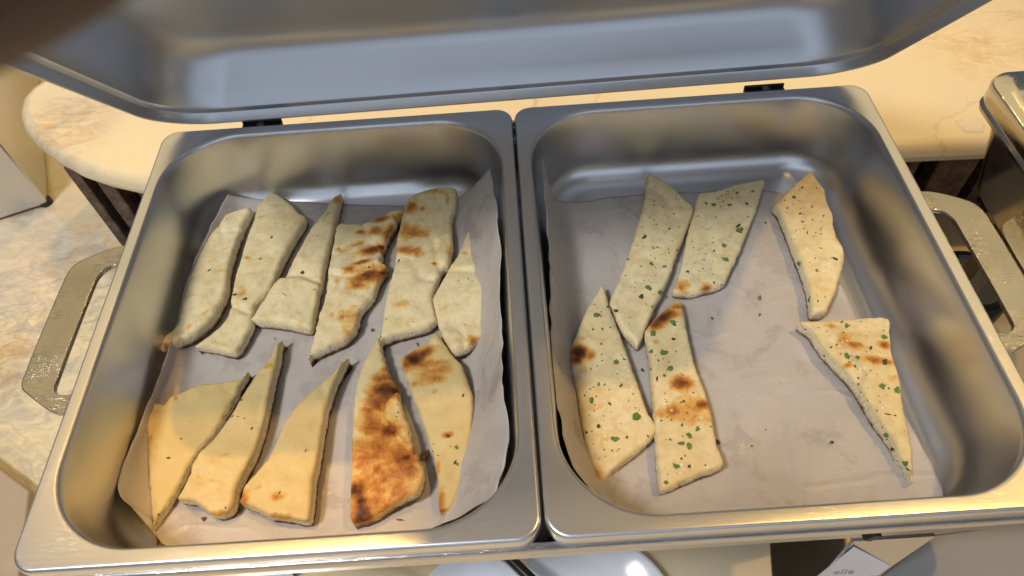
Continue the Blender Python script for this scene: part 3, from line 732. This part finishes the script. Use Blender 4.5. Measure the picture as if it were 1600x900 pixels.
flatbread(Z4, [(562, 0), (530, 40), (480, 70), (410, 118), (425, 170), (450, 230), (480, 320), (518, 420), (540, 500), (560, 560), (575, 640), (580, 740), (585, 800), (600, 815), (640, 795), (660, 760), (690, 650), (715, 520), (732, 400), (732, 300), (702, 210), (680, 150), (650, 118), (605, 60), (582, 20)],
    'flatbread with a charred top corner bending down to a thin tail beside the crumpled paper',
    [(470, 115, 44, 38, 0, 1.05), (510, 90, 60, 28, 15, .7), (545, 180, 90, 60, 0, .42), (440, 140, 26, 40, 0, .7), (570, 210, 30, 20, 0, .45), (470, 225, 16, 16, 0, .45), (560, 262, 16, 14, 0, .4), (540, 140, 80, 24, 0, .5), (590, 760, 18, 70, 0, .62), (618, 452, 20, 13, 0, .72), (590, 50, 30, 30, 0, .3), (575, 590, 10, 30, 0, .5)],
    [([(560, 350), (640, 300), (720, 300)], .0008, .004, 0), ([(530, 40), (600, 60)], .001, .002, .001)],
    [(685, 275, 11, 0), (655, 503, 17, 1), (650, 570, 12, 0), (660, 578, 10, 1), (552, 520, 6, 0), (556, 490, 5, 1), (575, 540, 5, 0), (620, 455, 12, 0), (630, 500, 5, 0)], H=.0115, seed=11, lift=((660, 250, 120, .004),), under=.7)
# ---- right pan
flatbread(Z5, [(235, 42), (210, 65), (205, 150), (185, 230), (150, 350), (110, 470), (80, 550), (38, 650), (60, 720), (90, 790), (130, 840), (165, 868), (200, 780), (260, 650), (310, 540), (350, 420), (390, 320), (426, 213), (380, 150), (310, 80), (270, 60)],
    'long pale herbed flatbread strip, leftmost of the upper three in the right pan',
    [(215, 75, 16, 30, 0, .35), (235, 240, 60, 26, 0, .12), (90, 590, 40, 26, 0, .15), (340, 150, 50, 20, -40, .2)],
    [([(240, 100), (300, 140), (330, 190)], .0014, .003, .001), ([(140, 440), (200, 420), (260, 450)], .0008, .003, 0)],
    [(200, 333, 18, 0), (232, 458, 24, 1), (294, 470, 16, 1), (218, 572, 26, 1), (274, 590, 24, 1), (186, 612, 24, 0), (68, 678, 18, 0), (352, 392, 14, 1), (318, 293, 13, 0), (125, 436, 13, 1), (262, 380, 9, 0), (244, 384, 8, 0), (296, 315, 6, 0), (236, 658, 10, 0), (132, 710, 6, 0), (258, 122, 7, 0), (196, 376, 6, 0), (168, 370, 6, 0), (250, 432, 7, 0), (290, 190, 6, 0), (242, 602, 6, 0), (365, 285, 6, 1), (190, 285, 5, 1), (350, 135, 7, 0), (135, 565, 6, 0), (160, 545, 6, 1), (330, 350, 5, 0)],
    H=.011, herbed=True, seed=12, under=.45)
flatbread(Z5, [(760, 63), (620, 90), (530, 120), (455, 138), (430, 230), (402, 330), (382, 440), (357, 540), (330, 615), (400, 626), (470, 612), (560, 578), (600, 500), (640, 410), (680, 310), (720, 210), (750, 110)],
    'herbed flatbread strip with two orange-brown spots at its lower end',
    [(380, 562, 34, 40, -20, .55), (492, 572, 26, 34, 0, .66), (400, 606, 16, 10, 0, .55), (440, 600, 18, 8, 0, .4), (600, 125, 50, 14, 0, .18)],
    [([(560, 340), (610, 300), (640, 280)], .0008, .003, 0)],
    [(648, 300, 36, 1), (640, 280, 22, 0), (580, 438, 30, 1), (572, 374, 22, 1), (680, 176, 22, 1), (708, 118, 15, 1), (525, 180, 20, 1), (598, 182, 22, 1), (490, 174, 12, 0), (527, 397, 13, 1), (403, 493, 13, 0), (526, 545, 11, 0), (560, 556, 10, 1), (635, 125, 14, 0), (545, 152, 9, 1), (686, 237, 9, 1), (452, 233, 9, 1), (490, 370, 6, 1), (475, 480, 7, 0), (430, 382, 7, 1), (455, 490, 5, 0), (610, 150, 8, 1), (585, 130, 7, 1), (560, 190, 7, 0), (500, 295, 6, 0), (610, 475, 6, 0), (570, 165, 12, 1)],
    H=.0095, herbed=True, seed=13, under=.4)
flatbread(Z7, [(278, 46), (200, 130), (90, 237), (108, 300), (148, 400), (188, 510), (218, 590), (248, 680), (262, 760), (266, 812), (320, 802), (350, 770), (390, 680), (415, 600), (437, 520), (442, 450), (412, 390), (387, 330), (385, 290), (355, 220), (345, 160), (320, 100)],
    'herbed kite-shaped flatbread against the right wall, its tail touching another piece',
    [(410, 420, 30, 70, 0, .22), (340, 660, 40, 40, 0, .2), (120, 250, 30, 30, 0, .15), (365, 720, 20, 30, 0, .3)],
    [([(120, 250), (170, 330), (200, 440)], .0008, .005, 0), ([(340, 560), (400, 610)], .0007, .002, 0)],
    [(194, 188, 20, 1), (234, 140, 14, 1), (285, 236, 11, 0), (225, 270, 13, 0), (238, 310, 12, 0), (342, 282, 9, 0), (288, 300, 9, 1), (162, 242, 12, 1), (150, 203, 9, 1), (262, 366, 10, 0), (330, 371, 8, 0), (330, 443, 10, 0), (402, 498, 22, 0), (222, 520, 26, 1), (310, 555, 16, 1), (272, 700, 16, 0), (315, 709, 9, 0), (243, 272, 6, 0), (205, 355, 6, 0), (200, 400, 6, 1)],
    H=.0125, herbed=True, seed=14, lift=((390, 400, 230, .006), (300, 80, 120, .006)), under=.7)
flatbread(Z6, [(185, 13), (155, 60), (110, 140), (80, 220), (52, 290), (60, 370), (85, 470), (93, 540), (108, 640), (133, 740), (150, 800), (175, 822), (240, 765), (320, 700), (397, 610), (360, 520), (320, 410), (290, 320), (250, 210), (210, 110), (195, 50)],
    'herbed triangular flatbread with one black scorched spot at its left edge',
    [(92, 284, 34, 30, 30, 1.15), (80, 310, 26, 22, 0, .9), (130, 290, 26, 30, 0, .55), (160, 500, 50, 30, 0, .22), (180, 640, 60, 40, 0, .2), (150, 770, 30, 40, 0, .45), (110, 350, 16, 30, 0, .35), (105, 230, 20, 14, 0, .4), (265, 440, 40, 60, 0, .14)],
    [([(100, 545), (150, 540)], .001, .003, 0)],
    [(160, 136, 22, 1), (238, 323, 20, 1), (138, 480, 22, 1), (320, 542, 30, 1), (232, 632, 24, 1), (258, 420, 14, 1), (213, 492, 11, 0), (168, 412, 12, 1), (183, 192, 11, 1), (145, 192, 9, 1), (178, 250, 10, 1), (168, 582, 14, 0), (282, 627, 9, 0), (120, 606, 9, 0), (135, 352, 6, 0), (180, 292, 6, 0), (182, 318, 6, 0), (272, 313, 9, 0), (204, 102, 13, 0), (222, 680, 8, 1), (365, 620, 9, 1), (215, 184, 7, 0), (188, 540, 5, 0), (245, 680, 5, 0), (150, 520, 5, 1)],
    H=.0115, herbed=True, seed=15, under=.6)
flatbread(Z6, [(485, 73), (440, 110), (390, 160), (354, 215), (365, 300), (374, 400), (384, 520), (393, 640), (400, 760), (412, 862), (460, 846), (560, 800), (660, 750), (642, 660), (622, 560), (602, 470), (572, 390), (550, 330), (530, 250), (507, 130), (497, 85)],
    'herbed flatbread strip with charred top edge and brown blisters across its middle',
    [(430, 145, 60, 26, 35, 1.0), (400, 170, 40, 26, 35, .85), (480, 105, 40, 18, 0, .6), (465, 135, 46, 20, 20, .6), (502, 410, 36, 30, 0, .86), (585, 495, 36, 24, 0, .82), (468, 520, 30, 36, 0, .66), (540, 500, 70, 40, 0, .5), (420, 525, 30, 24, 0, .35), (405, 240, 16, 14, 0, .4), (550, 540, 90, 40, 0, .35), (600, 700, 80, 60, 0, .15)],
    [([(400, 620), (500, 640), (600, 610)], .0006, .004, 0)],
    [(430, 288, 28, 1), (388, 210, 24, 1), (452, 350, 22, 1), (468, 170, 26, 1), (468, 232, 14, 0), (380, 282, 16, 1), (402, 390, 15, 0), (432, 378, 12, 1), (380, 352, 9, 1), (502, 577, 12, 1), (566, 592, 18, 1), (532, 618, 20, 1), (500, 650, 18, 1), (530, 660, 26, 1), (480, 743, 22, 1), (438, 808, 13, 1), (532, 742, 12, 0), (455, 636, 10, 1), (510, 480, 10, 0), (408, 318, 8, 0), (480, 395, 6, 0), (478, 282, 7, 1), (548, 446, 6, 0), (500, 712, 8, 0), (515, 700, 7, 1), (618, 584, 7, 1)],
    H=.012, herbed=True, seed=16, under=.6)
flatbread(Z8, [(128, 92), (200, 65), (330, 57), (450, 46), (547, 55), (552, 130), (562, 220), (592, 300), (602, 370), (617, 470), (637, 560), (652, 650), (652, 780), (620, 828), (600, 770), (560, 705), (528, 635), (478, 562), (428, 482), (378, 395), (318, 325), (238, 242), (178, 152)],
    'herbed triangular flatbread wedge with golden patches, pointing down at the right',
    [(345, 155, 50, 34, 40, .42), (385, 185, 26, 22, 0, .62), (522, 182, 26, 22, 0, .70), (480, 250, 60, 20, -10, .62), (535, 262, 26, 14, 0, .6), (362, 267, 24, 12, 0, .6), (280, 88, 26, 14, 0, .45), (430, 180, 130, 120, 0, .18), (470, 400, 100, 100, 0, .14), (560, 330, 30, 20, 0, .35), (200, 120, 20, 20, 0, .2), (450, 500, 40, 40, 0, .2)],
    [([(300, 160), (380, 240), (420, 300), (410, 380)], .0018, .0025, .0015), ([(440, 380), (480, 420), (450, 500)], .0014, .003, 0), ([(490, 540), (600, 560)], .0008, .004, 0), ([(330, 80), (450, 110), (545, 120)], .001, .004, 0)],
    [(360, 225, 28, 1), (312, 170, 9, 0), (286, 182, 11, 0), (466, 186, 17, 0), (526, 138, 20, 1), (408, 228, 17, 1), (530, 252, 24, 0), (518, 358, 26, 1), (586, 378, 24, 1), (412, 408, 24, 0), (411, 348, 12, 1), (408, 322, 9, 0), (544, 486, 13, 0), (536, 582, 24, 1), (566, 644, 17, 0), (625, 708, 20, 1), (636, 736, 12, 0), (360, 86, 22, 1), (168, 100, 8, 0), (256, 222, 10, 1), (428, 452, 9, 0), (494, 470, 9, 1), (452, 422, 7, 1), (548, 368, 8, 0), (395, 268, 14, 1), (420, 386, 8, 1), (335, 68, 10, 0), (328, 212, 6, 0), (540, 600, 8, 1), (520, 545, 5, 0)],
    H=.013, herbed=True, seed=17, lift=((560, 300, 200, .004), (500, 80, 120, .004)), under=.5)

# loose scraps on the paper
def scrap(u, v, size, mat, label):
    o = flake(U(u, v, -.0628), Vector((0, 0, 1)), size, 0, None, 'crumb' if mat != M['herb'] and mat != M['herbdark'] else 'herb_flake', mat)
    return tag(o, label, 'crumb' if mat == M['crumbs'] else 'herb flake')
scrap(1300, 691, .0016, M['herbdark'], 'lone dark herb fragment on bare paper in the lower middle of the right pan')
scrap(1187, 466, .0020, M['herb'], 'thin green herb sliver on bare paper, right of the two-spotted bread')
scrap(1196, 348, .0010, M['herbdark'], 'tiny grey herb fleck on the paper beside the upper middle bread')
scrap(1187, 492, .0012, M['crumbs'], 'brown crumb just below the green sliver on the right paper')
scrap(1112, 497, .0011, M['crumbs'], 'light brown crumb on paper above the charred-top bread strip')
scrap(1121, 690, .0018, M['herbdark'], 'dark curled herb touching the right side of the blistered herbed strip')
scrap(1004, 578, .0014, M['herbdark'], 'black herb bit in the gap between the two lower left herbed breads')
scrap(625, 813, .0018, M['crumbs'], 'dark crumb on lit paper right of the heavily browned bread')
scrap(318, 811, .0018, M['crumbs'], 'flat brown crumb on lit paper under the second front wedge')
scrap(246, 845, .0018, M['crumbs'], 'dark brown crumb at the very front edge of the left paper')
scrap(582, 516, .0016, M['crumbs'], 'brown crumb on shaded paper below the blistered strip')
scrap(665, 711, .0040, M['crumbs'], 'torn brown crust scrap at the left edge of the bread tail')
scrap(652, 538, .0012, M['herbdark'], 'black speck above the charred corner of the bending bread')

# ------------------------------------------------------------------ neighbour chafing dish on the right
K = U(1541, 118, 0.004)
nx, ny = K.x, K.y + .004
nb = tag(empty('chafing_dish', (nx + .27, ny - .16, CZ)), 'closed polished chafing dish cut off by the right edge, beside the open one', 'chafing dish')
rect = (nx, nx + .50, ny - .33, ny)
pr = [(.004, -.020, .018), (.0005, -.019, .018), (0, -.016, .018), (.0015, -.0135, .018), (.0005, -.011, .018), (0, .001, .018), (.001, .0035, .018), (.004, .005, .02), (.007, .0055, .022), (.010, .008, .026), (.016, .022, .034), (.028, .040, .036), (.05, .050, .034), (.1, .056, .02)]
from_bm('lid', vessel(pr, rect), M['polished'], nb)
pr = [(.006, -.019, .024), (.008, -.022, .024), (.020, -.085, .024), (.026, -.093, .022), (.1, -.095, .01)]
from_bm('water_pan', vessel(pr, rect), M['polished'], nb)
handle(-1, nb, nx + .2685, ny - .327, -.022)
for lx in (.05, .45):
    for ly in (.06, .27):
        bm = bmesh.new(); box(bm, (nx + lx, ny - ly, (CZ - .093) / 2), (.016, .016, -.093 - CZ)); from_bm('leg', bm, M['darksteel'], nb)
# its round fuel can standing under it, seen through the handle slot
c = U(1530, 425, -.20)
bm = bmesh.new(); rg = []
for r_, z in ((.036, CZ), (.038, CZ + .003), (.038, -.215), (.036, -.212), (.030, -.211), (.028, -.214), (.010, -.215)):
    rg.append([(c.x + r_ * math.cos(a_ * PI / 16), c.y + r_ * math.sin(a_ * PI / 16), z) for a_ in range(32)])
loft(bm, rg)
tag(from_bm('fuel_can', bm, plain('black_enamel', (.015, .016, .02), .15, .4)), 'glossy black round fuel can seen through the right handle slot', 'fuel can')

# ------------------------------------------------------------------ steel warmer on the left
a = U(79, 321, CZ); b = U(0, 346, CZ); dx_ = (b - a); dx_.z = 0; dx_.normalize(); dy_ = Vector((-dx_.y, dx_.x, 0))
if dy_.y < 0: dy_ = -dy_
wm = tag(empty('food_warmer', a), 'brushed steel box-shaped food warmer cut off at the left edge on the marble', 'food warmer')
corner = [a, a + dx_ * .4, a + dx_ * .4 + dy_ * .3, a + dy_ * .3]
bx_ = from_bm('body', prism([(p.x, p.y) for p in corner], CZ + .004, CZ + .17), M['pan'], wm); bevel(bx_, .002, 2)
cc = a + dx_ * .22 + dy_ * .16
bm = bmesh.new(); rg = []
for r_, z in ((.15, CZ + .172), (.165, CZ + .175), (.166, CZ + .182), (.155, CZ + .19), (.1, CZ + .21), (.02, CZ + .215)):
    rg.append([(cc.x + r_ * math.cos(a_ * PI / 24), cc.y + r_ * math.sin(a_ * PI / 24), z) for a_ in range(48)])
loft(bm, rg); from_bm('lid', bm, M['darksteel'], wm)
bm = bmesh.new(); fp = a + dx_ * .008 + dy_ * .008
bmesh.ops.create_cone(bm, cap_ends=True, segments=20, radius1=.008, radius2=.008, depth=.006, matrix=Matrix.Translation((fp.x + .004, fp.y, CZ + .003)))
from_bm('foot', bm, M['black'], wm)

# ------------------------------------------------------------------ things below the front edge
def plate(cu_, cv_, r, label):
    c = U(cu_, cv_, CZ + .012); bm = bmesh.new(); rg = []
    for k, z in ((.55, .0), (.6, .002), (.97, .014), (1.0, .0155), (1.0, .0165), (.97, .017), (.66, .006), (.5, .005), (.1, .0048)):
        rg.append([(c.x + r * k * math.cos(a_ * PI / 32), c.y + r * k * math.sin(a_ * PI / 32), CZ + .0005 + z) for a_ in range(64)])
    loft(bm, rg)
    return tag(from_bm('plate', bm, M['ceramic']), label, 'plate', 'white plates below the chafing dish')
plate(738, 958, .047, 'small white glazed plate under the front edge below the left pan')
plate(925, 975, .070, 'larger white glazed plate under the front edge, right of the black rod')
bm = bmesh.new(); a = U(786, 862, -.235); b = U(850, 925, -.235); m_ = (a + b) / 2
bmesh.ops.create_cone(bm, cap_ends=True, segments=16, radius1=.0045, radius2=.0045, depth=(b - a).length + .05,
    matrix=Matrix.Translation(m_) @ (b - a).to_track_quat('Z', 'Y').to_matrix().to_4x4())
tag(from_bm('tongs_handle', bm, M['black']), 'thin black rod lying slanted between the two white plates', 'rod')
P_ = [U(1455, 835, -.10), U(1720, 800, -.10), U(1720, 1010, -.10), U(1345, 925, -.10)]
tr = tag(from_bm('serving_tray', prism([(p.x, p.y) for p in P_], -.104, -.10), plain('satin_tray', (.20, .20, .205), .5, 0, .08, 12)), 'plain satin grey tray jutting out below the right pan', 'tray'); bevel(tr, .0015, 2)
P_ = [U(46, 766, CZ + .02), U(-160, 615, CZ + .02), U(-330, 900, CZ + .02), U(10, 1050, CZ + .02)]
bd = tag(from_bm('lit_counter_slab', prism([(p.x, p.y) for p in P_], CZ + .0005, CZ + .02), M['slab']), 'smooth beige board added for the lit patch of counter at the lower left corner', 'slab'); bevel(bd, .002, 2)  # added slab, its beige stands in for lamplight on the counter
# water drops on the shelf at right
bm = bmesh.new(); c = U(1516, 195, SZ); pts = []
for i in range(28):
    a_ = 2 * PI * i / 28; r_ = .012 * (1 + .35 * noise.noise(Vector((math.cos(a_) * 1.6, math.sin(a_) * 1.6, 3.3))))
    pts.append((r_ * math.cos(a_) * 1.15, r_ * math.sin(a_)))
loft(bm, [[(c.x + x * k, c.y + y * k, SZ + z) for x, y in pts] for k, z in ((1, .0001), (.96, .0012), (.88, .0020), (.7, .0024), (.3, .0024))])
t = NT('water'); wmat = t.out(Base_Color=(.9, .9, .9), Roughness=.02, IOR=1.33, Alpha=.3, Specular_IOR_Level=1.0)
tag(from_bm('water_puddle', bm, wmat), 'small puddle of spilt water on the marble shelf near the right dish', 'puddle')

# ------------------------------------------------------------------ photographer's hand, one fingertip in front of the lens
def camp(x, y, z): return CAM + R0 * x + R1 * y + R2 * z
def skinned(chains, name, mat, parent, sub=2):
    me = bpy.data.meshes.new(name); vs, es, rs = [], [], []
    for ch, root in chains:
        prev = root
        for (p, r_) in ch:
            vs.append(camp(*p)); rs.append(r_)
            if prev is not None: es.append((prev, len(vs) - 1))
            prev = len(vs) - 1
    me.from_pydata(vs, es, []); o = link(name, me, mat, parent, False)
    s_ = o.modifiers.new('skin', 'SKIN'); s_.use_smooth_shade = True
    for i, r_ in enumerate(rs): me.skin_vertices[0].data[i].radius = (r_, r_)
    me.skin_vertices[0].data[0].use_root = True
    m_ = o.modifiers.new('sub', 'SUBSURF'); m_.levels = sub; m_.render_levels = sub
    return o
X, Y = -.125, .020
chains = [([((X - .06, Y + .03, -.05), .026), ((X - .02, Y + .012, -.03), .028), ((X + .005, Y + .0, -.02), .026)], None)]
chains.append(([((-.104, .010, .006), .0120), ((-.086, .003, .034), .0112), ((-.0556, -.0136, .044), .0100), ((-.0306, -.0250, .045), .0092), ((-.0168, -.0318, .044), .0068)], 2))
chains.append(([((X + .018, Y + .012, -.012), .0110), ((X + .036, Y + .022, -.010), .0098), ((X + .048, Y + .024, -.016), .0088), ((X + .053, Y + .022, -.022), .007)], 2))
chains.append(([((X + .012, Y + .032, -.016), .0104), ((X + .028, Y + .042, -.016), .0092), ((X + .040, Y + .043, -.022), .0082), ((X + .045, Y + .041, -.028), .0064)], 2))
chains.append(([((X + .002, Y + .048, -.020), .0090), ((X + .014, Y + .060, -.022), .0080), ((X + .024, Y + .062, -.027), .0072), ((X + .028, Y + .060, -.032), .0058)], 2))
chains.append(([((X + .004, Y - .020, -.040), .0125), ((X + .026, Y - .022, -.050), .0110), ((X + .044, Y - .016, -.052), .0098), ((X + .054, Y - .010, -.052), .0078)], 2))
person = empty('person', camp(X, Y, -.02))
tag(person, 'brown-skinned fingertip blurred across the top left corner, close to the lens', 'person')
skinned(chains, 'hand', M['skin'], person)
